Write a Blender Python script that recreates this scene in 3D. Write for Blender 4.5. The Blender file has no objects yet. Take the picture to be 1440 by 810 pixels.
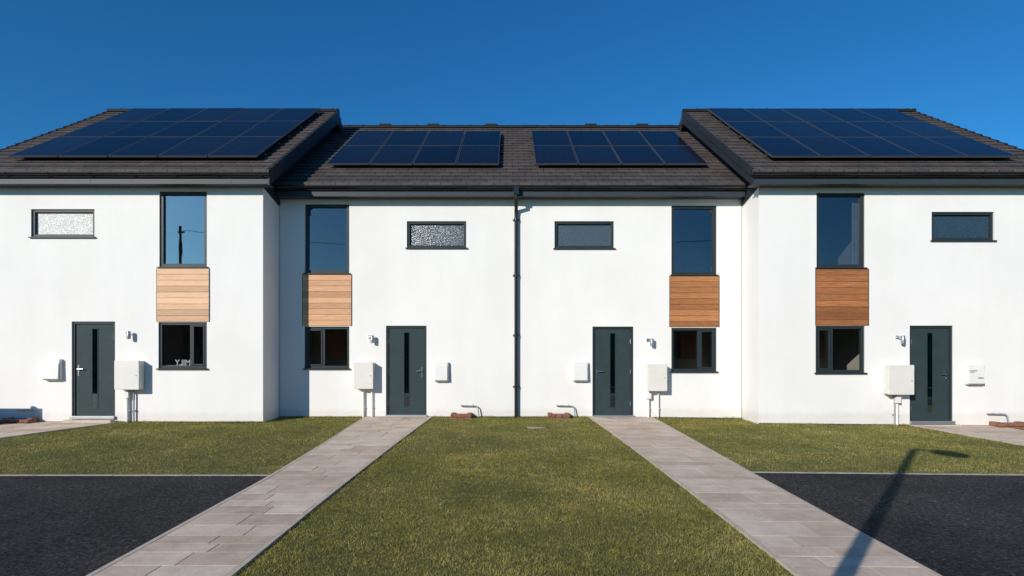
import bpy, math, random
import numpy as np
from mathutils import Vector, Matrix
random.seed(4); rng=np.random.default_rng(7)
scene=bpy.context.scene
scene.view_settings.view_transform='Standard'
scene.view_settings.look='None'
scene.view_settings.exposure=0
col=scene.collection

# ------------------------------------------------------------ materials
def mat(name):
    m=bpy.data.materials.new(name); m.use_nodes=True
    nt=m.node_tree; b=nt.nodes['Principled BSDF']
    return m,nt,b
def N(nt,t,**k):
    n=nt.nodes.new(t)
    for a,v in k.items(): setattr(n,a,v)
    return n
def ramp(nt,src,stops):
    r=N(nt,'ShaderNodeValToRGB')
    el=r.color_ramp.elements
    while len(el)<len(stops): el.new(0.5)
    for e,(p,c) in zip(el,stops):
        e.position=p; e.color=(*c,1)
    nt.links.new(src,r.inputs[0]); return r
def noise(nt,scale,detail=4,rough=.55,coord='Object',stretch=None):
    tc=N(nt,'ShaderNodeTexCoord'); n=N(nt,'ShaderNodeTexNoise')
    n.inputs['Scale'].default_value=scale; n.inputs['Detail'].default_value=detail; n.inputs['Roughness'].default_value=rough
    if stretch:
        mp=N(nt,'ShaderNodeMapping'); mp.inputs['Scale'].default_value=stretch
        nt.links.new(tc.outputs[coord],mp.inputs[0]); nt.links.new(mp.outputs[0],n.inputs['Vector'])
    else: nt.links.new(tc.outputs[coord],n.inputs['Vector'])
    return n
def bump(nt,b,h,strength,dist):
    bp=N(nt,'ShaderNodeBump'); bp.inputs['Strength'].default_value=strength; bp.inputs['Distance'].default_value=dist
    nt.links.new(h,bp.inputs['Height']); nt.links.new(bp.outputs[0],b.inputs['Normal']); return bp
def mix(nt,fac,a,b,blend='MIX'):
    m=N(nt,'ShaderNodeMix',data_type='RGBA',blend_type=blend)
    for s,i in ((fac,0),(a,6),(b,7)):
        if hasattr(s,'links') or hasattr(s,'is_linked'): nt.links.new(s,m.inputs[i])
        elif i==0: m.inputs[0].default_value=s
        else: m.inputs[i].default_value=(*s,1)
    return m.outputs[2]
def simple(name,c,r=.5,metal=0,var=.12,scale=6,bs=0,bscale=60,spec=.5):
    m,nt,b=mat(name)
    n=noise(nt,scale)
    rp=ramp(nt,n.outputs[0],[(.3,tuple(x*(1-var) for x in c)),(.7,tuple(min(1,x*(1+var)) for x in c))])
    nt.links.new(rp.outputs[0],b.inputs['Base Color'])
    b.inputs['Roughness'].default_value=r; b.inputs['Metallic'].default_value=metal
    b.inputs['Specular IOR Level'].default_value=spec
    if bs:
        n2=noise(nt,bscale); bump(nt,b,n2.outputs[0],bs,.01)
    return m

def render_mat():
    m,nt,b=mat('white_render')
    n=noise(nt,.6,6,.62); r1=ramp(nt,n.outputs[0],[(.3,(.790,.768,.738)),(.7,(.845,.822,.790))])
    s=noise(nt,1.1,4,.6,stretch=(1.6,1.6,.3)); r2=ramp(nt,s.outputs[0],[(.35,(.972,.97,.965)),(.6,(1,1,1))])
    c=mix(nt,1.0,r1.outputs[0],r2.outputs[0],'MULTIPLY')
    g=N(nt,'ShaderNodeNewGeometry'); sx=N(nt,'ShaderNodeSeparateXYZ'); nt.links.new(g.outputs['Position'],sx.inputs[0])
    ns=noise(nt,5,5,.7); ad=N(nt,'ShaderNodeMath',operation='MULTIPLY_ADD'); ad.inputs[1].default_value=-.25
    nt.links.new(ns.outputs[0],ad.inputs[0]); nt.links.new(sx.outputs[2],ad.inputs[2])
    r3=ramp(nt,ad.outputs[0],[(.0,(.92,.90,.87)),(.10,(1,1,1))])
    c=mix(nt,1.0,c,r3.outputs[0],'MULTIPLY')
    nt.links.new(c,b.inputs['Base Color']); b.inputs['Roughness'].default_value=.9; b.inputs['Specular IOR Level'].default_value=.2
    n2=noise(nt,90,3,.6); n3=noise(nt,2.0,3,.5)
    a=N(nt,'ShaderNodeMath',operation='MULTIPLY_ADD'); a.inputs[1].default_value=.3
    nt.links.new(n2.outputs[0],a.inputs[0]); nt.links.new(n3.outputs[0],a.inputs[2])
    bump(nt,b,a.outputs[0],.28,.012)
    return m
def tile_mat():
    m,nt,b=mat('roof_tile')
    uv=N(nt,'ShaderNodeUVMap'); br=N(nt,'ShaderNodeTexBrick')
    br.offset=.5; br.inputs['Scale'].default_value=1; br.inputs['Brick Width'].default_value=.30; br.inputs['Row Height'].default_value=.31
    br.inputs['Mortar Size'].default_value=.008; br.inputs['Mortar Smooth'].default_value=.1; br.inputs['Bias'].default_value=0
    br.inputs['Color1'].default_value=(.068,.057,.054,1); br.inputs['Color2'].default_value=(.100,.084,.079,1); br.inputs['Mortar'].default_value=(.012,.011,.011,1)
    nt.links.new(uv.outputs[0],br.inputs['Vector'])
    n=noise(nt,1.3,6,.65); r=ramp(nt,n.outputs[0],[(.3,(.85,.85,.87)),(.7,(1.12,1.08,1.05))])
    c=mix(nt,1,br.outputs[0],r.outputs[0],'MULTIPLY')
    nt.links.new(c,b.inputs['Base Color']); b.inputs['Roughness'].default_value=.75; b.inputs['Specular IOR Level'].default_value=.35
    bump(nt,b,br.outputs['Fac'],-.6,.015)
    return m
def wood_mat(name,c1,c2,seed):
    m,nt,b=mat(name)
    at=N(nt,'ShaderNodeAttribute',attribute_name='board')
    n=noise(nt,3,8,.75,stretch=(1.0,8,20)); n.inputs['Distortion'].default_value=1.0
    r=ramp(nt,n.outputs[0],[(.34,c1),(.64,c2)])
    r2=ramp(nt,at.outputs['Fac'],[(0,(.70,.66,.62)),(1,(1.16,1.16,1.16))])
    c=mix(nt,1,r.outputs[0],r2.outputs[0],'MULTIPLY')
    nt.links.new(c,b.inputs['Base Color']); b.inputs['Roughness'].default_value=.6
    bump(nt,b,n.outputs[0],.2,.004)
    return m
def glass_mat(name,tint,fac,rough=.0,gcol=(.85,.95,1)):
    m=bpy.data.materials.new(name); m.use_nodes=True; nt=m.node_tree; nt.nodes.clear()
    o=N(nt,'ShaderNodeOutputMaterial'); tr=N(nt,'ShaderNodeBsdfTransparent'); gl=N(nt,'ShaderNodeBsdfGlossy')
    tr.inputs[0].default_value=(*tint,1); gl.inputs['Roughness'].default_value=rough; gl.inputs[0].default_value=(*gcol,1)
    fr=N(nt,'ShaderNodeLayerWeight'); fr.inputs[0].default_value=.25
    ma=N(nt,'ShaderNodeMath',operation='MULTIPLY_ADD',use_clamp=True); ma.inputs[1].default_value=.6; ma.inputs[2].default_value=fac
    nt.links.new(fr.outputs['Fresnel'],ma.inputs[0])
    mx=N(nt,'ShaderNodeMixShader'); nt.links.new(ma.outputs[0],mx.inputs[0]); nt.links.new(tr.outputs[0],mx.inputs[1]); nt.links.new(gl.outputs[0],mx.inputs[2])
    n=noise(nt,1.3,2,.5); bp=N(nt,'ShaderNodeBump'); bp.inputs['Strength'].default_value=.04; bp.inputs['Distance'].default_value=.02
    nt.links.new(n.outputs[0],bp.inputs['Height']); nt.links.new(bp.outputs[0],gl.inputs['Normal'])
    nt.links.new(mx.outputs[0],o.inputs[0]); return m
def frost_mat(name,c1,c2):
    m,nt,b=mat(name)
    tc=N(nt,'ShaderNodeTexCoord'); v=N(nt,'ShaderNodeTexVoronoi'); v.inputs['Scale'].default_value=60
    nt.links.new(tc.outputs['Object'],v.inputs['Vector'])
    n=noise(nt,60,3,.7)
    r=ramp(nt,n.outputs[0],[(.36,c1),(.66,c2)])
    nt.links.new(r.outputs[0],b.inputs['Base Color']); b.inputs['Roughness'].default_value=.2
    bump(nt,b,v.outputs['Distance'],.35,.015)
    return m
def panel_mat():
    m,nt,b=mat('solar_cell_glass')
    uv=N(nt,'ShaderNodeTexCoord'); br=N(nt,'ShaderNodeTexBrick'); br.offset=0
    br.inputs['Scale'].default_value=1; br.inputs['Brick Width'].default_value=.17; br.inputs['Row Height'].default_value=.17; br.inputs['Mortar Size'].default_value=.003
    br.inputs['Color1'].default_value=(.004,.004,.007,1); br.inputs['Color2'].default_value=(.005,.006,.010,1); br.inputs['Mortar'].default_value=(.010,.012,.018,1)
    oi=N(nt,'ShaderNodeObjectInfo'); rv=ramp(nt,oi.outputs['Random'],[(0,(.6,.6,.6)),(1,(1.7,1.7,1.8))])
    nt.links.new(uv.outputs['Object'],br.inputs['Vector'])
    c=mix(nt,1,br.outputs[0],rv.outputs[0],'MULTIPLY'); nt.links.new(c,b.inputs['Base Color'])
    b.inputs['Roughness'].default_value=.14; b.inputs['Specular IOR Level'].default_value=.15
    return m
def asphalt_mat():
    m,nt,b=mat('asphalt')
    n=noise(nt,30,6,.95); r=ramp(nt,n.outputs[0],[(.40,(.010,.010,.010)),(.5,(.036,.034,.033)),(.56,(.085,.081,.076)),(.64,(.26,.245,.23))])
    n2=noise(nt,.7,8,.72); r2=ramp(nt,n2.outputs[0],[(.34,(.60,.60,.60)),(.66,(1.5,1.46,1.4))])
    c=mix(nt,1,r.outputs[0],r2.outputs[0],'MULTIPLY')
    nt.links.new(c,b.inputs['Base Color']); b.inputs['Roughness'].default_value=.9; b.inputs['Specular IOR Level'].default_value=.15
    bump(nt,b,n.outputs[0],.8,.03)
    return m
def slab_mat():
    m,nt,b=mat('stone_flag')
    at=N(nt,'ShaderNodeAttribute',attribute_name='tone')
    r=ramp(nt,at.outputs['Fac'],[(0,(.56,.43,.325)),(.35,(.63,.495,.38)),(.7,(.67,.535,.415)),(1,(.73,.60,.475))])
    n=noise(nt,2.8,8,.72); r2=ramp(nt,n.outputs[0],[(.3,(.74,.71,.69)),(.62,(1.05,1.05,1.05))])
    c=mix(nt,1,r.outputs[0],r2.outputs[0],'MULTIPLY')
    n3=noise(nt,70,3,.75); r3=ramp(nt,n3.outputs[0],[(.3,(.82,.82,.82)),(.7,(1.08,1.08,1.08))])
    c=mix(nt,1,c,r3.outputs[0],'MULTIPLY')
    nt.links.new(c,b.inputs['Base Color']); b.inputs['Roughness'].default_value=.85
    bump(nt,b,n.outputs[0],.35,.02)
    return m
def soil_mat():
    m,nt,b=mat('turf_soil')
    n=noise(nt,30,6,.7); r=ramp(nt,n.outputs[0],[(.3,(.06,.058,.018)),(.6,(.12,.115,.035)),(.8,(.20,.17,.07))])
    nt.links.new(r.outputs[0],b.inputs['Base Color']); b.inputs['Roughness'].default_value=1
    bump(nt,b,n.outputs[0],.8,.03); return m
def grass_mat():
    m=bpy.data.materials.new('grass_blade'); m.use_nodes=True; nt=m.node_tree; b=nt.nodes['Principled BSDF']
    at=N(nt,'ShaderNodeAttribute',attribute_name='tone')
    r=ramp(nt,at.outputs['Fac'],[(0,(.14,.15,.030)),(.4,(.29,.275,.060)),(.75,(.42,.365,.11)),(1,(.60,.49,.24))])
    n=noise(nt,.8,7,.75); r2=ramp(nt,n.outputs[0],[(.34,(.68,.74,.62)),(.5,(1,1,1)),(.66,(1.35,1.2,1.25))])
    c=mix(nt,1,r.outputs[0],r2.outputs[0],'MULTIPLY')
    n3=noise(nt,9,4,.7); r3=ramp(nt,n3.outputs[0],[(.35,(.68,.72,.68)),(.6,(1.12,1.1,1.1))])
    c=mix(nt,1,c,r3.outputs[0],'MULTIPLY')
    nt.links.new(c,b.inputs['Base Color']); b.inputs['Roughness'].default_value=.6; b.inputs['Specular IOR Level'].default_value=.2
    tl=N(nt,'ShaderNodeBsdfTranslucent'); nt.links.new(c,tl.inputs[0])
    mx=N(nt,'ShaderNodeMixShader'); mx.inputs[0].default_value=.35
    o=nt.nodes['Material Output']; nt.links.new(b.outputs[0],mx.inputs[1]); nt.links.new(tl.outputs[0],mx.inputs[2]); nt.links.new(mx.outputs[0],o.inputs[0])
    return m

M={}
M['render']=render_mat(); M['tile']=tile_mat()
M['anth']=simple('anthracite_paint',(.022,.032,.036),.45,var=.06,spec=.3)
M['door']=simple('door_paint',(.029,.047,.050),.62,var=.10,bs=.08,bscale=30,spec=.22)
M['fascia']=simple('fascia_board',(.036,.044,.054),.5,var=.06,spec=.3)
M['black']=simple('black_plastic',(.012,.013,.015),.3,var=.1)
M['clad']=simple('dark_cladding',(.016,.020,.026),.6,var=.2,scale=3)
M['white']=simple('white_plastic',(.76,.74,.705),.35,var=.03)
M['cream']=simple('meter_box_plastic',(.72,.69,.63),.4,var=.03)
M['grey']=simple('grey_plastic',(.30,.31,.32),.4,var=.05)
M['steel']=simple('steel',(.6,.6,.6),.25,metal=1,var=.05)
M['glass']=glass_mat('window_glass',(.74,.75,.75),.11)
M['glassup']=glass_mat('window_glass_upper',(.36,.39,.44),.20,gcol=(.90,.70,.72))
M['glasspale']=glass_mat('window_glass_pale',(.45,.47,.50),.40,gcol=(1,.80,.82))
M['glassdoor']=glass_mat('door_glass',(.10,.10,.10),.45)
M['frostL']=frost_mat('frosted_glass_pale',(.40,.40,.385),(.76,.75,.72))
M['frostM']=frost_mat('frosted_glass_blue',(.025,.04,.055),(.12,.155,.19))
M['frostD']=frost_mat('frosted_glass_dark',(.02,.04,.06),(.045,.085,.12))
M['woodA']=wood_mat('pale_cedar',(.58,.33,.18),(.78,.49,.30),1)
M['woodB']=wood_mat('light_cedar',(.46,.23,.11),(.70,.39,.21),2)
M['woodC']=wood_mat('red_cedar',(.24,.085,.026),(.54,.235,.080),3)
M['woodD']=wood_mat('brown_cedar',(.20,.068,.022),(.46,.185,.062),4)
M['panel']=panel_mat()
M['pframe']=simple('panel_frame_black',(.055,.058,.066),.4,var=.1,spec=.4)
M['rail']=simple('dark_rail',(.05,.05,.052),.5,metal=.3,var=.05)
M['alu']=simple('aluminium',(.45,.46,.47),.4,metal=.8,var=.05)
M['asphalt']=asphalt_mat(); M['slab']=slab_mat()
M['mortar']=simple('mortar_joint',(.27,.215,.165),.95,var=.25,scale=20)
M['edging']=simple('concrete_edging',(.52,.43,.345),.9,var=.15,scale=8,bs=.3)
M['kerb']=simple('kerb_concrete',(.32,.29,.25),.9,var=.2,scale=8,bs=.3)
M['soil']=soil_mat(); M['grass']=grass_mat()
M['brick']=simple('red_brick',(.24,.10,.06),.85,var=.35,scale=14,bs=.4,bscale=90)
M['room']=simple('room_paint',(.66,.60,.52),.9,var=.05)
M['floor']=simple('room_floor',(.35,.18,.09),.6,var=.2)
M['timber']=simple('fence_timber',(.24,.15,.09),.85,var=.25,scale=5)
M['pole']=simple('pole_timber',(.10,.075,.055),.9,var=.2)
M['reflection_hedge']=simple('hedge_leaf',(.035,.055,.02),.8,var=.5,scale=4)
M['galv']=simple('galvanised_steel',(.35,.36,.37),.45,metal=.7,var=.08)
M['curtain']=simple('curtain_fabric',(.50,.48,.44),.95,var=.1)
M['cabinet']=simple('cabinet_wood',(.42,.20,.08),.5,var=.15)

# ------------------------------------------------------------ mesh builder
class MB:
    def __init__(s): s.v=[]; s.f=[]; s.m=[]; s.att=[]
    def face(s,pts,m=0,a=.5):
        i=len(s.v); s.v+= [tuple(p) for p in pts]; s.f.append(tuple(range(i,i+len(pts)))); s.m.append(m); s.att.append(a)
    def box(s,x0,x1,y0,y1,z0,z1,m=0,a=.5):
        i=len(s.v)
        s.v+=[(x0,y0,z0),(x1,y0,z0),(x1,y1,z0),(x0,y1,z0),(x0,y0,z1),(x1,y0,z1),(x1,y1,z1),(x0,y1,z1)]
        for q in ((3,2,1,0),(4,5,6,7),(0,1,5,4),(1,2,6,5),(2,3,7,6),(3,0,4,7)):
            s.f.append(tuple(i+k for k in q)); s.m.append(m); s.att.append(a)
    def hexa(s,p,m=0,a=.5):
        i=len(s.v); s.v+=[tuple(q) for q in p]
        for q in ((3,2,1,0),(4,5,6,7),(0,1,5,4),(1,2,6,5),(2,3,7,6),(3,0,4,7)):
            s.f.append(tuple(i+k for k in q)); s.m.append(m); s.att.append(a)
    def tube(s,pts,rs,seg=12,m=0):
        pts=[Vector(p) for p in pts]
        if not hasattr(rs,'__len__'): rs=[rs]*len(pts)
        rings=[]; up=None
        for k,p in enumerate(pts):
            if k==0: d=pts[1]-p
            elif k==len(pts)-1: d=p-pts[k-1]
            else: d=(pts[k+1]-p).normalized()+(p-pts[k-1]).normalized()
            d.normalize()
            if up is None:
                up=Vector((1,0,0)) if abs(d.x)<.9 else Vector((0,1,0))
            a=(up-d*up.dot(d)).normalized(); up=a; b=d.cross(a)
            i=len(s.v)
            for j in range(seg):
                t=2*math.pi*j/seg; s.v.append(tuple(p+(a*math.cos(t)+b*math.sin(t))*rs[k]))
            rings.append(i)
        for k in range(len(rings)-1):
            for j in range(seg):
                s.f.append((rings[k]+j,rings[k]+(j+1)%seg,rings[k+1]+(j+1)%seg,rings[k+1]+j)); s.m.append(m); s.att.append(.5)
        s.f.append(tuple(rings[0]+j for j in reversed(range(seg)))); s.m.append(m); s.att.append(.5)
        s.f.append(tuple(rings[-1]+j for j in range(seg))); s.m.append(m); s.att.append(.5)
    def prof(s,prof,x0,x1,m=0):   # prof: list of (y,z), extruded in x
        i=len(s.v); n=len(prof)
        s.v+=[(x0,y,z) for y,z in prof]+[(x1,y,z) for y,z in prof]
        for k in range(n):
            s.f.append((i+k,i+(k+1)%n,i+n+(k+1)%n,i+n+k)); s.m.append(m); s.att.append(.5)
        s.f.append(tuple(i+k for k in reversed(range(n)))); s.m.append(m); s.att.append(.5)
        s.f.append(tuple(i+n+k for k in range(n))); s.m.append(m); s.att.append(.5)
    def obj(s,name,mats,parent=None,bevel=0,attname=None,smooth=False,recalc=True,**props):
        me=bpy.data.meshes.new(name); me.from_pydata(s.v,[],s.f)
        for mm in mats: me.materials.append(M[mm])
        me.polygons.foreach_set('material_index',s.m)
        if attname:
            at=me.attributes.new(attname,'FLOAT','FACE'); at.data.foreach_set('value',s.att)
        if smooth:
            me.polygons.foreach_set('use_smooth',[True]*len(s.f))
        me.update()
        if recalc:
            import bmesh
            bm=bmesh.new(); bm.from_mesh(me); bmesh.ops.recalc_face_normals(bm,faces=bm.faces); bm.to_mesh(me); bm.free()
        if smooth:
            try: me.set_sharp_from_angle(angle=math.radians(40))
            except Exception: pass
        o=bpy.data.objects.new(name,me); col.objects.link(o)
        if parent is not None: setpar(o,parent)
        if bevel:
            b=o.modifiers.new('bevel','BEVEL'); b.width=bevel; b.segments=2; b.limit_method='ANGLE'
        for k,v in props.items(): o[k]=v
        return o
def setpar(o,p):
    o.parent=p
    if p.type=='EMPTY': o.matrix_parent_inverse=Matrix.Translation(-p.location)
def empty(name,loc,**props):
    e=bpy.data.objects.new(name,None); e.location=loc; e.empty_display_size=.3; col.objects.link(e)
    for k,v in props.items(): e[k]=v
    return e

# ------------------------------------------------------------ terrain
YW=14.3; YO=13.36; EYE=1.2
def gz(x,y):
    yy=min(max(y,-4),YW)
    return -.035*(YW-yy)-.010*min(max(0,x-2),12)
def sheet(name,xl,xr,ys,nx,off,mats,**props):
    b=MB()
    for j in range(len(ys)-1):
        for i in range(nx):
            P=[]
            for (a,t) in ((j,i),(j,i+1),(j+1,i+1),(j+1,i)):
                y=ys[a]; x=xl(y)+(xr(y)-xl(y))*t/nx
                P.append((x,y,gz(x,y)+off))
            b.face(P)
    return b.obj(name,mats,recalc=False,**props)
ysG=[-400,-100,-30,-12,-4]+[round(-4+k*.61,3) for k in range(1,30)]+[YW,20,40,120,400]
b=MB(); xsG=[-400,-100,-30,-15,-10,-5,0,2,5,8,11,14,20,60,400]
for j in range(len(ysG)-1):
    for i in range(len(xsG)-1):
        b.face([(xsG[a],ysG[c],gz(xsG[a],ysG[c])-.012) for a,c in ((i,j),(i+1,j),(i+1,j+1),(i,j+1))])
b.obj('ground',['soil'],recalc=False,kind='structure')

I=lambda xs,ys:(lambda y:float(np.interp(y,xs,ys)))
LPl=I([4.49,7.88,10.65,14.3],[-3.09,-3.10,-3.22,-3.42]); LPr=I([4.49,7,10.65,14.3],[-2.03,-2.02,-1.95,-1.83])
RPl=I([4.49,7,10.65,14.3],[2.09,2.06,1.97,1.82]); RPr=I([4.49,8.19,10.65,14.3],[3.16,3.21,3.27,3.34])
OLl=lambda y:-10.75; OLr=I([11.05,13.36],[-9.25,-8.5])
ORl=I([10.65,13.36],[8.98,8.72]); ORr=lambda y:10.6
def yr(a,b,st=.5):
    n=max(1,int(math.ceil((b-a)/st))); return [a+(b-a)*k/n for k in range(n+1)]
sheet('lawn',LPr,RPl,yr(-4,YW),8,.0,['soil'],kind='structure')
sheet('lawn',OLr,LPl,yr(7.9,YO),10,.0,['soil'],kind='structure')
sheet('lawn',RPr,ORl,yr(8.15,YO),10,.0,['soil'],kind='structure')
sheet('driveway',OLr,LPl,yr(-4,7.9),12,.004,['asphalt'],kind='structure')
sheet('driveway',RPr,ORl,yr(-4,8.15),12,.004,['asphalt'],kind='structure')
sheet('road',lambda y:-60,lambda y:60,yr(-11,-4.0),60,-.004,['asphalt'],kind='structure')

def path(xl,xr,y0,y1,seed):
    rd=random.Random(seed); b=MB(); e=.045
    for ya,yb in zip(yr(y0,y1,.4)[:-1],yr(y0,y1,.4)[1:]):
        b.face([(x,y,gz(x,y)+.012) for x,y in ((xl(ya)+e,ya),(xr(ya)-e,ya),(xr(yb)-e,yb),(xl(yb)+e,yb))],1)
    for ya,yb in zip(yr(y0,y1,.9)[:-1],yr(y0,y1,.9)[1:]):
        yb2=yb-.006
        for f,s in ((xl,1),(xr,-1)):
            for_=[(f(ya),ya),(f(ya)+s*e,ya),(f(yb2)+s*e,yb2),(f(yb2),yb2)]
            if s<0: for_=[for_[1],for_[0],for_[3],for_[2]]
            lo=[(x,y,gz(x,y)-.03) for x,y in for_]; hi=[(x,y,gz(x,y)+.022) for x,y in for_]
            b.hexa(lo+hi,2,rd.random())
    y=y0; last=None
    while y<y1-.05:
        L=rd.choice([.22,.30,.30,.38,.45]); yb=min(y+L,y1)
        if y1-yb<.12: yb=y1
        w0=xr(y)-xl(y)-2*e
        n=2 if w0<1.2 else 3
        opts=[.30,.40,.5,.60,.70] if n==2 else [.25,.33,.4]
        cc=rd.choice([q for q in opts if q!=last]); last=cc
        cuts=[0,cc]+([] if n==2 else [cc+rd.choice([.28,.36])])+[1]
        for a,c in zip(cuts[:-1],cuts[1:]):
            g=.005; dz=rd.uniform(0,.003); tx_=rd.uniform(-.001,.001)
            pts=[]
            for k,(t,yy,sx,sy) in enumerate(((a,y,g,g),(c,y,-g,g),(c,yb,-g,-g),(a,yb,g,-g))):
                x=xl(yy)+e+(xr(yy)-xl(yy)-2*e)*t+sx; pts.append((x,yy+sy,gz(x,yy)+(tx_ if k in(1,2) else -tx_)))
            lo=[(p[0],p[1],p[2]-.01) for p in pts]; hi=[(p[0],p[1],p[2]+.019+dz) for p in pts]
            b.hexa(lo+hi,0,rd.random())
        y=yb
    return b.obj('path',['slab','mortar','edging'],attname='tone',kind='structure')
path(LPl,LPr,-3.9,YW-.01,1); path(RPl,RPr,-3.9,YW-.01,2)
path(OLl,OLr,-3.9,YO-.01,3); path(ORl,ORr,-3.9,YO-.01,4)
for (xa,xb,y) in ((OLr(7.9),LPl(7.9),7.93),(RPr(8.15),ORl(8.15),8.18)):
    b=MB(); n=6
    for i in range(n):
        x0=xa+(xb-xa)*i/n; x1=xa+(xb-xa)*(i+1)/n-.006
        P=[(x0,y-.028),(x1,y-.028),(x1,y+.02),(x0,y+.02)]
        b.hexa([(p[0],p[1],gz(*p)-.04) for p in P]+[(p[0],p[1],gz(*p)+.014) for p in P])
    b.obj('kerb',['kerb'],kind='structure',bevel=.004)

# grass blades
def blades(xl,xr,y0,y1,dens):
    yy=np.linspace(y0,y1,200)
    L=np.array([xl(v) for v in yy]); R=np.array([xr(v) for v in yy])
    n=int(dens*(y1-y0)*float(np.mean(R-L)))
    y=rng.uniform(y0,y1,n); l=np.interp(y,yy,L)-.015; r=np.interp(y,yy,R)+.015
    return l+(r-l)*rng.uniform(0,1,n),y
regs=[(LPr,RPl,4.0,6.5,10000),(LPr,RPl,6.5,9.5,7000),(LPr,RPl,9.5,YW-.01,3800),
      (OLr,LPl,7.97,YO-.01,3400),(RPr,ORl,8.22,YO-.01,3400),
      (lambda y:-13,OLl,9,YO-.01,1200),(ORr,lambda y:13,9,YO-.01,1200),
      (lambda y:-5.40,LPl,YO,YW-.01,3400),(RPr,lambda y:5.40,YO,YW-.01,3400)]
X=[];Y=[]
for r_ in regs:
    x,y=blades(*r_); X.append(x);Y.append(y)
X=np.concatenate(X);Y=np.concatenate(Y); n=len(X)
yy=np.clip(Y,-4,YW); Z=-.035*(YW-yy)-.010*np.clip(X-2,0,12)
ang=rng.uniform(0,2*np.pi,n); wd=rng.uniform(.0020,.0040,n)*(1+np.clip(Y-6,0,8)*.10)
patch=np.sin(X*2.1+1.3*np.sin(Y*1.7))*np.sin(Y*1.9+X*.7)+.6*np.sin(X*6.3+2*np.sin(Y*4.1))*np.sin(Y*5.3+X*2.9)
tuft=np.sin(X*23+3*np.sin(Y*11))*np.sin(Y*19+2*np.sin(X*13))
h=rng.uniform(.008,.025,n)*(1+.15*patch+.45*np.clip(tuft,-.6,1))
# longer unmown fringe against the walls
h*=1+1.2*(Y>YW-.12)+1.2*((Y>YO-.12)&(Y<YO)&(np.abs(X)>5.42))
lean=rng.uniform(.2,1.5,n)*h; la=rng.uniform(0,2*np.pi,n)
V=np.empty((n,3,3)); 
V[:,0]=np.stack([X-np.cos(ang)*wd,Y-np.sin(ang)*wd,Z-.004],1)
V[:,1]=np.stack([X+np.cos(ang)*wd,Y+np.sin(ang)*wd,Z-.004],1)
V[:,2]=np.stack([X+np.cos(la)*lean,Y+np.sin(la)*lean,Z+h],1)
tone=np.clip(rng.normal(.42,.2,n)+.12*patch,0,1); dry=rng.uniform(0,1,n)<(.07+.06*(patch>.5)); tone[dry]=rng.uniform(.85,1,dry.sum())
me=bpy.data.meshes.new('grass'); me.vertices.add(3*n); me.vertices.foreach_set('co',V.reshape(-1))
me.loops.add(3*n); me.loops.foreach_set('vertex_index',np.arange(3*n,dtype=np.int32))
me.polygons.add(n); me.polygons.foreach_set('loop_start',np.arange(0,3*n,3,dtype=np.int32))
me.update(calc_edges=True); me.materials.append(M['grass'])
at=me.attributes.new('tone','FLOAT','FACE'); at.data.foreach_set('value',tone.astype(np.float32))
o=bpy.data.objects.new('grass',me); col.objects.link(o); o['kind']='stuff'
print('blades',n)

# ------------------------------------------------------------ houses
def make_wall(b,x0,x1,z0,z1,Y,ops,depth):
    xs=sorted({x0,x1,*[o[0] for o in ops],*[o[1] for o in ops]}); zs=sorted({z0,z1,*[o[2] for o in ops],*[o[3] for o in ops]})
    for i in range(len(xs)-1):
        for j in range(len(zs)-1):
            cx=(xs[i]+xs[i+1])/2; cz=(zs[j]+zs[j+1])/2
            if any(o[0]<cx<o[1] and o[2]<cz<o[3] for o in ops): continue
            b.face([(xs[i],Y,zs[j]),(xs[i+1],Y,zs[j]),(xs[i+1],Y,zs[j+1]),(xs[i],Y,zs[j+1])])
    for a,c,d,e in ops:
        y2=Y+depth
        b.face([(a,Y,d),(a,Y,e),(a,y2,e),(a,y2,d)]); b.face([(c,Y,e),(c,Y,d),(c,y2,d),(c,y2,e)])
        b.face([(a,Y,e),(c,Y,e),(c,y2,e),(a,y2,e)]); b.face([(c,Y,d),(a,Y,d),(a,y2,d),(c,y2,d)])

def window(parent,Y,x0,x1,z0,z1,glass,mull=None,sill=True,t=.055,label=None):
    b=MB(); ya=Y+.035; yb=Y+.115
    b.box(x0,x0+t,ya,yb,z0,z1); b.box(x1-t,x1,ya,yb,z0,z1)
    b.box(x0+t,x1-t,ya,yb,z0,z0+t); b.box(x0+t,x1-t,ya,yb,z1-t,z1)
    gx=[(x0+t,x1-t)]
    if mull:
        xm=x0+(x1-x0)*mull; b.box(xm-.028,xm+.028,ya,yb,z0+t,z1-t); gx=[(x0+t,xm-.028),(xm+.028,x1-t)]
        s=gx[1] if mull>.5 else gx[0]
        k=.035; yc=ya-.012
        b.box(s[0]+.001,s[0]+k,yc,ya+.04,z0+t+.001,z1-t-.001); b.box(s[1]-k,s[1]-.001,yc,ya+.04,z0+t+.001,z1-t-.001)
        b.box(s[0]+k,s[1]-k,yc,ya+.04,z0+t+.001,z0+t+k); b.box(s[0]+k,s[1]-k,yc,ya+.04,z1-t-k,z1-t-.001)
    w=b.obj('window',['anth'],parent,bevel=.004)
    if label: w['label']=label
    for a,c in gx:
        g=MB(); yg=Y+.085
        g.face([(a-.005,yg,z0+t-.005),(c+.005,yg,z0+t-.005),(c+.005,yg,z1-t+.005),(a-.005,yg,z1-t+.005)])
        g.obj('glass',[glass],w,recalc=False)
    if sill:
        s=MB(); s.hexa([(x0-.03,Y-.045,z0-.03),(x1+.03,Y-.045,z0-.03),(x1+.03,Y+.034,z0-.03),(x0-.03,Y+.034,z0-.03),
                (x0-.03,Y-.045,z0-.008),(x1+.03,Y-.045,z0-.008),(x1+.03,Y+.034,z0+.006),(x0-.03,Y+.034,z0+.006)])
        s.obj('sill',['anth'],w)
    return w

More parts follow.
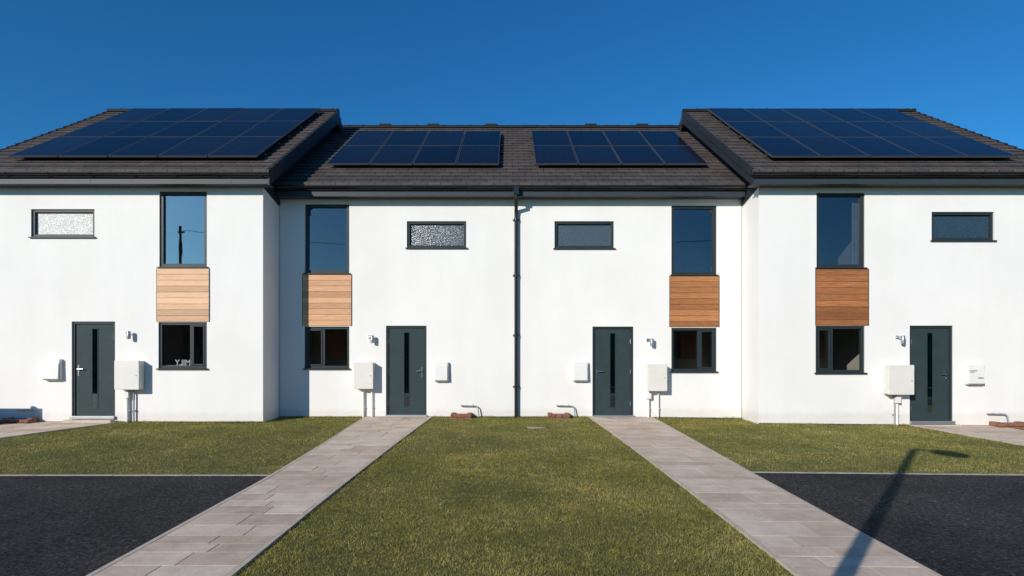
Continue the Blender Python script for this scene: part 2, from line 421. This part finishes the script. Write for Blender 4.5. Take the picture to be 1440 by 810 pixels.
def house(cfg):
    Y=cfg['Y']; x0,x1=cfg['x']; eY,eZ,rY,rZ=cfg['roof']; rx0,rx1=cfg['rx']
    base=empty('house',((x0+x1)/2,Y,gz((x0+x1)/2,Y)),category='house',label=cfg['label'],group='terrace of white rendered houses')
    bY=2*rY-eY-.36; tan=(rZ-eZ)/(rY-eY); top=eZ-.14+(Y-eY)*tan
    ops=[cfg['tall'],cfg['low'],cfg['slim'],cfg['door']]
    b=MB(); make_wall(b,x0,x1,-.5,top,Y,ops,.12)
    zr=rZ-.16
    for x in (x0,x1):
        b.face([(x,Y,-.5),(x,bY,-.5),(x,bY,top),(x,rY,zr),(x,Y,top)])
    b.face([(x0,bY,-.5),(x1,bY,-.5),(x1,bY,top),(x0,bY,top)])
    b.obj('wall',['render'],base,recalc=False)
    # interior
    b=MB(); i0,i1=x0+.02,x1-.02; yb=Y+.13; yi=Y+2.3
    b.face([(i0,yi,-.1),(i1,yi,-.1),(i1,yi,5.3),(i0,yi,5.3)]); b.face([(i0,yb,.08),(i1,yb,.08),(i1,yi,.08),(i0,yi,.08)],1)
    b.box(i0,i1,yb,yi-.01,2.45,2.75); b.face([(i0,yb,5.3),(i1,yb,5.3),(i1,yi,5.3),(i0,yi,5.3)])
    left=cfg['tall'][1]<cfg['door'][0]
    for x in (i0,i1,(cfg['door'][0]+cfg['tall'][1])/2 if left else (cfg['door'][1]+cfg['tall'][0])/2):
        b.face([(x,yb,-.1),(x,yi,-.1),(x,yi,5.3),(x,yb,5.3)])
    a,c=cfg['low'][0],cfg['low'][1]
    b.box(a-.1,a+.40,yi-.36,yi-.02,1.40,2.1,2); b.box(c-.30,c+.1,yi-.36,yi-.02,1.40,2.1,2)
    b.box(a-.3,c+.3,yi-.62,yi-.02,.1,.95,2); b.box(a-.3,c+.3,yi-.64,yi-.02,.952,.99,3)
    b.obj('interior',['room','floor','cabinet','curtain'],base,recalc=False)
    a,c,z0,z1=cfg['tall']; b=MB()
    for s,(u0,u1) in enumerate(cfg.get('curt',[])):
        n=14; pts=[(a+(c-a)*(u0+(u1-u0)*k/n),Y+.22+.008*math.sin(k*1.6)) for k in range(n+1)]
        for p,q in zip(pts[:-1],pts[1:]): b.face([(p[0],p[1],z0-.1),(q[0],q[1],z0-.1),(q[0],q[1],z1+.05),(p[0],p[1],z1+.05)])
    if b.f: b.obj('curtain',['curtain'],base,recalc=False)
    b=MB(); dx0,dx1,dz0,dz1=cfg['door']
    for a,c in ((x0,dx0-.02),(dx1+.02,x1)):
        ga,gc=gz(a,Y),gz(c,Y); yf=Y-.006
        b.hexa([(a,yf,ga-.06),(c,yf,gc-.06),(c,Y-.001,gc-.06),(a,Y-.001,ga-.06),(a,yf,ga+.025),(c,yf,gc+.025),(c,Y-.001,gc+.025),(a,Y-.001,ga+.025)])
    b.obj('base_trim',['clad'],base)
    # roof
    b=MB(); L=math.hypot(rY-eY,rZ-eZ); n=round(L/.31); dy=(rY-eY)/n; dz=(rZ-eZ)/n
    ny,nz=-(rZ-eZ)/L,(rY-eY)/L; prof=[]
    for i in range(n):
        prof+= [(eY+i*dy+ny*.038,eZ+i*dz+nz*.038),(eY+(i+1)*dy+ny*.004,eZ+(i+1)*dz+nz*.004)]
    back=[(2*rY-y,z) for y,z in reversed(prof)]
    th=.13
    full=prof+back+[(2*rY-eY,eZ-th),(rY,rZ-th),(eY,eZ-th)]
    b.prof(full,rx0,rx1)
    roof=b.obj('roof',['tile'],base,recalc=True)
    me=roof.data; uv=me.uv_layers.new(name='UVMap')
    for lp in me.loops:
        co=me.vertices[lp.vertex_index].co
        s=(co.y-eY)/(rY-eY)*n*.31 if co.y<rY else (2*rY-eY-co.y)/(rY-eY)*n*.31
        uv.data[lp.index].uv=(co.x+100,s+.001)
    b=MB(); x=rx0; k=0
    while x<rx1-.05:
        xe=min(x+.42,rx1)
        R=.115+.004*(k%2); seg=10
        pr=[(rY+R*1.15*math.cos(math.pi*j/seg),rZ-.03+R*.95*math.sin(math.pi*j/seg)) for j in range(seg+1)]
        b.prof(pr,x+.004,xe)
        b.prof([(y,z+.012) for y,z in pr],xe-.03,xe+.001)
        x=xe; k+=1
    for xv in cfg.get('rvents',[]):
        b.box(xv-.18,xv+.18,rY-.09,rY+.09,rZ+.05,rZ+.105)
    b.obj('ridge_tiles',['tile'],roof)
    b=MB(); fz0=eZ-.26
    fx0,fx1=cfg['fx']
    b.box(fx0,fx1,eY+.05,eY+.075,fz0,eZ-.132)
    b.box(fx0,fx1,eY+.078,Y-.002,fz0+.01,fz0+.03)
    for a in range(int((fx1-fx0)/3)):
        xx=fx0+3*(a+1); b.box(xx-.02,xx+.02,eY+.046,eY+.049,fz0,eZ-.14)
    b.obj('fascia',['fascia'],roof)
    b=MB(); gy=eY-.02; gzc=eZ-.04; R=.062; seg=10
    outer=[(gy+R*math.cos(math.pi+math.pi*j/seg),gzc+R*math.sin(math.pi+math.pi*j/seg)) for j in range(seg+1)]
    inner=[(gy+(R-.006)*math.cos(2*math.pi-math.pi*j/seg),gzc+(R-.006)*math.sin(2*math.pi-math.pi*j/seg)) for j in range(seg+1)]
    b.prof(outer+inner,cfg['gx'][0],cfg['gx'][1])
    xg=cfg['gx'][0]+.4
    while xg<cfg['gx'][1]:
        o2=[(y,z) for y,z in [(gy+(R+.007)*math.cos(math.pi+math.pi*j/seg),gzc+(R+.007)*math.sin(math.pi+math.pi*j/seg)) for j in range(seg+1)]]
        b.prof(o2+[(gy+R,gzc+.004),(gy-R,gzc+.004)],xg-.015,xg+.015); xg+=.9
    b.obj('gutter',['black'],roof)
    for side in cfg['barge']:
        x=rx1 if side>0 else rx0; xa,xb=(x-.03,x-.004) if side>0 else (x+.004,x+.03)
        b=MB(); h=.30
        for s in (1,-1):
            f=lambda y:y if s>0 else 2*rY-y
            P=[(f(eY+.03),eZ-th-.16),(f(eY+.03),eZ-th+.015),(f(rY),rZ-th-.004),(f(rY),rZ-th-h*.75)]
            b.prof(P,xa,xb)
        b.obj('barge_board',['clad'],roof)
        b=MB()
        for i in range(n):
            y=eY+i*dy; z=eZ+i*dz
            P=[(y+ny*.045,z+nz*.045),(y+dy+ny*.02,z+dz+nz*.02),(y+dy-ny*.10,z+dz-nz*.10),(y-ny*.10,z-nz*.10)]
            b.prof(P,(x-.05 if side>0 else x-.022),(x+.022 if side>0 else x+.05))
        b.obj('verge_tiles',['tile' if side!=cfg.get('darkverge',0) else 'clad'],roof)
    if cfg.get('clad'):
        s,x=cfg['clad']; b=MB(); xa,xb=(x+.002,x+.02) if s>0 else (x-.02,x-.002)
        f=lambda y:eZ-.14+(y-eY)*tan
        b.prof([(Y-.0,f(Y)-.02),(rY,f(rY)-.02),(rY,f(rY)-1.1),(Y+.9,f(Y+.9)-1.1),(Y,f(Y)-.34)],xa,xb)
        b.prof([(rY,f(rY)-.02),(2*rY-Y,f(Y)-.02),(2*rY-Y,f(Y)-1.1),(rY,f(rY)-1.1)],xa,xb)
        b.obj('gable_cladding',['clad'],base)
    # solar panels
    px0,px1,t0,t1,nc,nr=cfg['pv']; pitch=math.atan(tan)
    W=(px1-px0)/nc; H=(t1-t0)/math.cos(pitch)/nr
    b=MB(); g=.010; t=.016
    b.box(g,W-g,g,H-g,0,.036,1)
    b.face([(g+t,g+t*1.8,.0375),(W-g-t,g+t*1.8,.0375),(W-g-t,H-g-t*1.8,.0375),(g+t,H-g-t*1.8,.0375)],0)
    pm=None
    def P(x,t_,off):
        return (x,eY+t_-math.sin(pitch)*off,eZ+t_*tan+math.cos(pitch)*off)
    for r in range(nr):
        for c in range(nc):
            tt=t0+(t1-t0)*r/nr
            if pm is None:
                o=b.obj('solar_panel',['panel','pframe'],roof); pm=o.data
            else:
                o=bpy.data.objects.new('solar_panel',pm); col.objects.link(o); o.parent=roof
            o.location=P(px0+W*c,tt,.12); o.rotation_euler=(pitch+random.uniform(-.004,.004),random.uniform(-.004,.004),0)
    b=MB()
    for r in range(nr):
        for q in (.22,.78):
            tt=t0+(t1-t0)*(r+q)/nr; a=P(0,tt,.072)
            b.prof([(a[1]-.02,a[2]-.02),(a[1]+.02,a[2]-.005),(a[1]+.01,a[2]+.03),(a[1]-.03,a[2]+.015)],px0-.05,px1+.05)
            x=px0+.1
            while x<px1:
                a0=P(x,tt,.0); b.box(x-.02,x+.02,a0[1]-.04,a0[1]+.03,a0[2]-.0,a0[2]+.065); x+=1.1
    b.obj('mounting_rails',['rail'],roof)
    window(base,Y,*cfg['tall'],cfg.get('tglass','glassup'),t=.07); window(base,Y,*cfg['low'],'glass',mull=cfg['mull'],t=.06)
    window(base,Y,*cfg['slim'],cfg['frost'],label=cfg.get('frlabel'),t=.06)
    a,c,z0,z1=cfg['wood']; b=MB(); nb=9; hh=(z1-z0)/nb; rd=random.Random(int(a*100))
    b.box(a-.010,a,Y-.016,Y-.001,z0,z1,1); b.box(c,c+.010,Y-.016,Y-.001,z0,z1,1); b.box(a,c,Y-.005,Y-.001,z0,z1,1)
    for i in range(nb):
        za=z0+i*hh; zb=za+hh-.006; v=rd.random()
        b.hexa([(a+.002,Y-.017,za),(c-.002,Y-.017,za),(c-.002,Y-.006,za),(a+.002,Y-.006,za),(a+.002,Y-.013,zb),(c-.002,Y-.013,zb),(c-.002,Y-.006,zb),(a+.002,Y-.006,zb)],0,v)
    b.obj('timber_cladding',[cfg['woodm'],'anth'],base,attname='board',label=cfg['woodlabel'])
    # door
    a,c,z0,z1=cfg['door']; t=.05
    b=MB(); b.box(a+t+.004,c-t-.004,Y+.055,Y+.10,z0+.035,z1-t-.004)
    side=cfg['handle']; gc=(a+c)/2; gw=.056; ga,gb=z0+.22,z1-.16
    for s in (-1,1):
        b.box(gc+s*gw-.006+s*.006,gc+s*gw+.006+s*.006,Y+.046,Y+.056,ga-.014,gb+.014)
    b.box(gc-gw,gc+gw,Y+.046,Y+.056,gb,gb+.014); b.box(gc-gw,gc+gw,Y+.046,Y+.056,ga-.014,ga)
    door=b.obj('door',['door'],base,bevel=.002)
    b=MB(); b.box(a,a+t,Y+.03,Y+.115,z0,z1); b.box(c-t,c,Y+.03,Y+.115,z0,z1); b.box(a+t,c-t,Y+.03,Y+.115,z1-t,z1)
    b.obj('door_frame',['anth'],door,bevel=.003)
    b=MB()
    b.box(a-.01,c+.01,Y-.06,Y+.115,z0-.03,z0+.032); b.obj('threshold',['alu'],door,bevel=.003)
    if z0-.03>gz(gc,Y)+.03:
        b=MB(); b.box(a-.04,c+.04,Y-.22,Y-.062,gz(gc,Y)-.05,z0-.04); b.obj('door_step',['edging'],door,bevel=.006)
    b=MB(); b.box(gc-gw+.001,gc+gw-.001,Y+.0495,Y+.0545,ga,gb); b.obj('glass',['glassdoor'],door)
    hh_=c-t-.012 if side<0 else a+t+.012
    for z in (z0+.3,z0+1.05,z1-.35):
        b=MB(); b.tube([(hh_,Y+.05,z-.05),(hh_,Y+.05,z+.05)],.011,8); b.obj('hinge',['steel'],door,smooth=True)
    hx=a+.115 if side<0 else c-.115; hz=z0+1.03; s=-side
    b=MB(); b.box(hx-.018,hx+.018,Y+.046,Y+.0545,hz-.12,hz+.12)
    b.tube([(hx,Y+.046,hz+.03),(hx,Y+.0,hz+.03)],.012,10); b.tube([(hx,Y+.004,hz+.03),(hx+s*.13,Y+.002,hz+.03)],.012,10)
    b.tube([(hx,Y+.046,hz-.06),(hx,Y+.038,hz-.06)],.011,10)
    b.obj('handle',['steel'],door,smooth=True)
    # meter box
    a,c,z0,z1=cfg['meter']; b=MB(); d=.20
    b.box(a,c,Y-d,Y-.001,z0,z1)
    mb=b.obj('meter_box',['cream'],base,bevel=.018)
    b=MB(); b.box(a-.008,c+.008,Y-d-.022,Y-d-.001,z0-.006,z1+.006); b.obj('lid',['cream'],mb,bevel=.012)
    b=MB(); b.tube([(c-.05,Y-d-.022,z0+.3),(c-.05,Y-d-.03,z0+.3)],.014,10); b.obj('lock',['grey'],mb)
    for k,(px,r_,mm,jb) in enumerate(cfg['pipes']):
        b=MB(); g0=gz(px,Y)-.03
        b.tube([(px,Y-.05,z0+.01),(px,Y-.05,g0)],r_,12)
        if jb: b.box(px-.055,px+.055,Y-.11,Y-.005,z0-.19,z0-.06)
        b.box(px-r_-.012,px+r_+.012,Y-.06,Y-.001,(z0+g0)/2-.10,(z0+g0)/2-.075)
        b.obj('pipe',[mm],mb,smooth=True)
    # extract vent
    a,c,z0,z1=cfg['vent']; b=MB()
    b.box(a,c,Y-.09,Y-.001,z0,z1)
    v=b.obj('extractor_vent',['white'],base,bevel=.02)
    b=MB(); b.hexa([(a+.02,Y-.125,z0+.02),(c-.02,Y-.125,z0+.02),(c-.02,Y-.091,z0+.02),(a+.02,Y-.091,z0+.02),(a+.02,Y-.105,z1-.10),(c-.02,Y-.105,z1-.10),(c-.02,Y-.091,z1-.03),(a+.02,Y-.091,z1-.03)])
    b.obj('hood',['white'],v,bevel=.012)
    b=MB()
    b.box(a+.04,c-.04,Y-.08,Y-.02,z0-.008,z0+.01)
    b.obj('louvre',['grey'],v)
    if cfg.get('ventmarks'):
        b=MB()
        for (u0,u1,zz,hh_) in ((.10,.50,.30,.012),(.10,.35,.27,.008),(.55,.85,.13,.03)):
            b.box(a+(c-a)*u0,a+(c-a)*u1,Y-.126,Y-.110,z0+zz,z0+zz+hh_)
        b.obj('vent_label',['grey'],v)
    lx,lz=cfg['lamp']; b=MB()
    b.box(lx-.075,lx-.015,Y-.02,Y-.001,lz+.02,lz+.09)
    b.tube([(lx-.045,Y-.01,lz+.055),(lx-.045,Y-.09,lz+.055)],.012,10); b.tube([(lx-.045,Y-.09,lz+.055),(lx+.03,Y-.10,lz+.055)],.012,10)
    w=b.obj('wall_lamp',['steel'],base,smooth=True)
    b=MB(); b.tube([(lx+.03,Y-.10,lz-.09),(lx+.03,Y-.10,lz-.05),(lx+.03,Y-.10,lz+.07),(lx+.03,Y-.10,lz+.085)],[.036,.042,.042,.03],16)
    b.obj('lamp_shade',['galv'],w,smooth=True)
    return base

cfgs=[
 dict(label='white rendered end house with pale timber panel and solar roof',Y=YO,x=(-11.75,-5.42),roof=(13.0,5.36,18.27,8.82),rx=(-12.02,-5.15),fx=(-12.0,-5.19),gx=(-12.02,-5.13),barge=(1,-1),darkverge=1,clad=(1,-5.42),
  tall=(-7.69,-6.65,3.38,5.03),tglass='glasspale',wood=(-7.74,-6.60,2.18,3.345),low=(-7.71,-6.65,1.155,2.165),mull=.66,slim=(-10.50,-9.11,4.035,4.64),frost='frostL',door=(-9.61,-8.66,.08,2.18),handle=-1,
  meter=(-8.53,-8.01,.70,1.32),pipes=[(-8.36,.03,'white',True),(-8.22,.018,'grey',False)],vent=(-10.20,-9.80,.90,1.36),lamp=(-8.33,1.88),pv=(-11.08,-5.58,.52,5.02,5,3),woodm='woodA',woodlabel='pale cedar boards between the windows',frlabel='pale frosted bathroom window'),
 dict(label='white rendered recessed mid house with light timber panel',Y=YW,x=(-5.41,.0),roof=(13.95,5.36,19.05,8.64),rx=(-5.42,.0),fx=(-5.38,.0),gx=(-5.38,.0),barge=(),
  tall=(-4.82,-3.78,3.383,5.0),wood=(-4.87,-3.73,2.15,3.35),low=(-4.83,-3.78,1.15,2.13),mull=.42,slim=(-2.43,-1.04,3.98,4.6),frost='frostM',door=(-2.92,-1.97,.03,2.15),handle=1,curt=[(.88,1.05)],
  meter=(-3.62,-3.18,.68,1.29),pipes=[(-3.44,.026,'white',False),(-3.24,.018,'white',False)],vent=(-1.79,-1.45,.85,1.3),lamp=(-3.25,1.83),pv=(-4.5,-.28,1.0,4.12,4,2),woodm='woodB',woodlabel='light cedar boards between the windows',rvents=[-3.9,-2.4,-.6]),
 dict(label='white rendered recessed mid house with reddish timber panel',Y=YW,x=(.0,5.41),roof=(13.95,5.36,19.05,8.64),rx=(.0,5.42),fx=(.0,5.38),gx=(.0,5.38),barge=(),
  tall=(3.77,4.83,3.35,4.97),wood=(3.73,4.88,2.12,3.32),low=(3.77,4.83,1.08,2.10),mull=.62,slim=(1.03,2.42,3.97,4.6),frost='frostM',door=(1.92,2.88,.02,2.13),handle=-1,
  meter=(3.17,3.61,.63,1.25),pipes=[(3.22,.026,'white',True),(3.45,.018,'white',False)],vent=(1.45,1.81,.85,1.3),lamp=(3.26,1.76),pv=(.6,4.82,1.0,4.12,4,2),woodm='woodC',woodlabel='reddish cedar boards between the windows',rvents=[2.5,4.1]),
 dict(label='white rendered end house with reddish timber panel and solar roof',Y=YO,x=(5.43,11.8),roof=(13.0,5.36,18.27,8.82),rx=(5.15,12.07),fx=(5.19,12.05),gx=(5.13,12.07),barge=(1,-1),darkverge=-1,clad=(-1,5.43),
  tall=(6.70,7.76,3.365,5.0),wood=(6.68,7.83,2.09,3.335),low=(6.68,7.76,1.06,2.08),mull=.34,slim=(9.22,10.59,3.96,4.58),frost='frostD',door=(8.74,9.69,-.03,2.09),handle=1,curt=[(.84,1.05)],
  meter=(8.15,8.69,.59,1.22),pipes=[(8.43,.03,'white',True),(8.38,.018,'grey',False)],vent=(9.93,10.32,.80,1.23),ventmarks=True,lamp=(8.5,1.78),pv=(5.75,11.17,.50,5.0,5,3),woodm='woodD',woodlabel='reddish cedar boards between the windows'),
]
hs=[house(c) for c in cfgs]
# shared downpipe
b=MB(); x=.13; Y=YW
b.box(x-.06,x+.06,13.87,13.99,5.12,5.29)
b.tube([(x,13.93,5.13),(x,13.93,5.06),(x,14.21,4.86),(x,14.235,4.75),(x,14.235,-.02)],.042,14)
for z in (4.6,3.3,1.9,.7): b.tube([(x,14.235,z),(x,14.235,z+.05)],.052,14); b.box(x-.075,x+.075,14.27,14.298,z,z+.04)
b.obj('downpipe',['black'],hs[2],smooth=True)

def gully(xa,xb,Y,label):
    e=empty('brick_drain_surround',((xa+xb)/2,Y-.2,gz((xa+xb)/2,Y-.2)),category='drain',label=label,group='brick drain surrounds at the wall foot')
    b=MB(); g=gz((xa+xb)/2,Y-.2); n=3
    for r in range(2):
        for k in range(n):
            w=(xb-xa)/n; y0=Y-.36
            b.box(xa+k*w+.004,xa+(k+1)*w-.004,y0+r*.035,y0+.09+r*.035,g-.02+r*.062,g+.035+r*.062)
    for k in range(3):
        b.box(xa+.004,xa+.10,Y-.235+k*.072,Y-.168+k*.072,g-.02,g+.125); b.box(xb-.10,xb-.004,Y-.235+k*.072,Y-.168+k*.072,g-.02,g+.125)
    b.obj('bricks',['brick'],e,bevel=.006)
    b=MB()
    for k in range(7): b.box(xa+.11,xb-.11,Y-.215+k*.03,Y-.20+k*.03,g+.05,g+.10)
    b.obj('grate',['brick'],e)
    return e
def waste(xa,xb,Y,z,parent):
    b=MB(); b.tube([(xa,Y-.01,z),(xa,Y-.06,z),(xb-.04,Y-.06,z-.01),(xb,Y-.07,z-.05),(xb+.02,Y-.10,gz(xb,Y)+.04)],.015,10)
    for t in (.3,.7):
        xx=xa+(xb-xa)*t; b.box(xx-.01,xx+.01,Y-.06,Y-.001,z-.018,z+.018)
    b.obj('waste_pipe',['grey'],parent,smooth=True)
for (xa,xb,Y,h,px) in ((-1.38,-.90,YW,1,-1.16),(.86,1.36,YW,2,1.08),(-10.95,-10.3,YO,0,-10.75),(10.45,11.1,YO,3,10.42)):
    gully(xa,xb,Y,'red brick drain surround on the ground at the white wall')
    waste(px,px+.40,Y,gz(xa,Y)+.28,hs[h])
b=MB(); b.tube([(.57,12.55,gz(.57,12.55)-.02),(.57,12.553,gz(.57,12.55)+.012)],.24,28)
o=b.obj('inspection_cover',['mortar'],category='drain cover',label='round concrete inspection cover set in the lawn')

# sill letters seen from behind through the glass
cu=bpy.data.curves.new('t','FONT'); cu.body='MILY'; cu.size=.19; cu.extrude=.008; cu.offset=.003
to=bpy.data.objects.new('t',cu); col.objects.link(to); bpy.context.view_layer.update()
me=bpy.data.meshes.new_from_object(to); bpy.data.objects.remove(to)
wx=max(v.co.x for v in me.vertices)-min(v.co.x for v in me.vertices); k=.34/wx
for v in me.vertices:
    x,y,z=v.co; v.co=(-x*k,z,y*.9)
me.materials.clear(); me.materials.append(M['white'])
lo=bpy.data.objects.new('ornament_letters',me); col.objects.link(lo); lo.location=(-7.075,YO+.14,1.225)
lo['category']='ornament'; lo['label']='white letters standing on the sill inside the window'
b=MB(); b.box(-7.71,-6.65,YO+.118,YO+.32,1.19,1.22); b.obj('inner_sill',['white'],hs[0])

# ------------------------------------------------------------ unseen surroundings, with fence and hedge added for shadow and reflections
EL=math.radians(22); tx,ty=.60,.80
tipx,tipy=6.78,10.25
bx,by=tipx-13.4*tx,tipy-13.4*ty
Hh=13.4*math.tan(EL)+gz(tipx,tipy)-gz(bx,by)
g0=gz(bx,by)
e=empty('street_lamp',(bx,by,g0),category='street lamp',label='tall grey steel street lamp with a short arm')
b=MB(); b.tube([(bx,by,g0-.1),(bx,by,g0+1.2),(bx,by,g0+1.25),(bx,by,g0+Hh-.1),(bx+.02,by-.03,g0+Hh-.01),(bx+.12,by-.24,g0+Hh)],[.10,.10,.078,.060,.04,.028],14)
b.obj('pole',['galv'],e,smooth=True)
b=MB(); d=Vector((.33,-.80,0)).normalized(); c=Vector((bx+.12,by-.24,g0+Hh+.01))+d*.28
b.tube([c-d*.27,c-d*.22,c,c+d*.22,c+d*.3],[.04,.10,.13,.11,.04],14); b.obj('lamp_head',['galv'],e,smooth=True)
px,py=-25.4,-20; g0=gz(px,py)
e=empty('telegraph_pole',(px,py,g0),category='telegraph pole',label='tall brown timber telegraph pole beside the road')
b=MB(); b.tube([(px,py,g0-.2),(px,py,12.0)],[.15,.10],14); b.obj('pole',['pole'],e,smooth=True)
b=MB(); b.box(px-.24,px+.24,py-.16,py-.08,11.5,11.6)
b.obj('crossarm',['pole'],e)
for s in (-.2,.2):
    b=MB(); pts=[(px+s+k*6,py-.1,11.65-.9*math.sin(math.pi*min(k/8,1))) for k in range(9)]; b.tube(pts,.010,5)
    b.obj('wire',['black'],e)
e=empty('shadow_fence',(-13,11.3,gz(-13,11.3)),category='fence',label='unseen low brown timber fence added beside the end house for its shadow')  # unseen fence added to throw a low shadow on the end wall
b=MB(); g=gz(-13,11.3); xx=-14.5
while xx<-11.9: b.box(xx,xx+.14,11.28,11.30,g,g+1.42); xx+=.15
b.obj('boards',['timber'],e)
b=MB()
for z in (.3,1.15): b.box(-14.5,-11.85,11.302,11.35,g+z,g+z+.08)
for x in (-14.5,-13.2,-11.95): b.box(x,x+.09,11.352,11.44,g-.1,g+1.4)
b.obj('posts',['timber'],e)
b=MB(); nx,nz=240,14; H0=gz(0,-26)  # unseen hedge, added and sized to darken reflections in the lower windows
def hp(u,w,side):
    x=-60+120*u; z=H0+w*(6.1+.4*math.sin(x*.35)+.15*math.sin(x*1.1+1)); return (x+random.uniform(-.1,.1),-26+side*(1.0-.5*w**3)+random.uniform(-.2,.2),z+random.uniform(-.08,.08)*(w>0))
G=[[hp(i/nx,j/nz,1) for i in range(nx+1)] for j in range(nz+1)]+[[hp(i/nx,j/nz,-1) for i in range(nx+1)] for j in range(nz,-1,-1)]
b.v=[p for r in G for p in r]
for j in range(len(G)-1):
    for i in range(nx):
        a=j*(nx+1)+i; b.f.append((a,a+1,a+nx+2,a+nx+1)); b.m.append(0); b.att.append(.5)
b.obj('reflection_hedge',['reflection_hedge'],kind='stuff')

# ------------------------------------------------------------ light, sky, camera
w=bpy.data.worlds.new('World'); scene.world=w; w.use_nodes=True; nt=w.node_tree
bg=nt.nodes['Background']; sky=nt.nodes.new('ShaderNodeTexSky'); sky.sky_type='NISHITA'; sky.sun_disc=False
sky.sun_elevation=EL; sky.sun_rotation=math.atan2(-tx,-ty); sky.altitude=0; sky.air_density=1.0; sky.dust_density=.3; sky.ozone_density=3.5
hs_=nt.nodes.new('ShaderNodeHueSaturation'); hs_.inputs['Saturation'].default_value=1.22
tint=nt.nodes.new('ShaderNodeMix'); tint.data_type='RGBA'; tint.blend_type='MULTIPLY'; tint.inputs[0].default_value=1; tint.inputs[7].default_value=(.44,1.05,1.30,1)
nt.links.new(sky.outputs[0],hs_.inputs['Color']); nt.links.new(hs_.outputs[0],tint.inputs[6]); nt.links.new(tint.outputs[2],bg.inputs[0]); bg.inputs[1].default_value=.090
s=bpy.data.lights.new('sun','SUN'); s.energy=4.4; s.angle=math.radians(.4); s.color=(1,.94,.85)
so=bpy.data.objects.new('sun',s); col.objects.link(so)
d=Vector((tx*math.cos(EL),ty*math.cos(EL),-math.sin(EL))); so.rotation_euler=d.to_track_quat('-Z','Y').to_euler(); so.location=(-10,-15,12)
cd=bpy.data.cameras.new('camera'); cam=bpy.data.objects.new('camera',cd); col.objects.link(cam)
cd.sensor_width=36; cd.lens=858/1440*36; cd.shift_y=(515-405)/1440; cd.shift_x=2/1440
cd.clip_end=2000; cd.clip_start=.05
cam.location=(0,0,EYE); cam.rotation_euler=(math.radians(90),0,0); scene.camera=cam
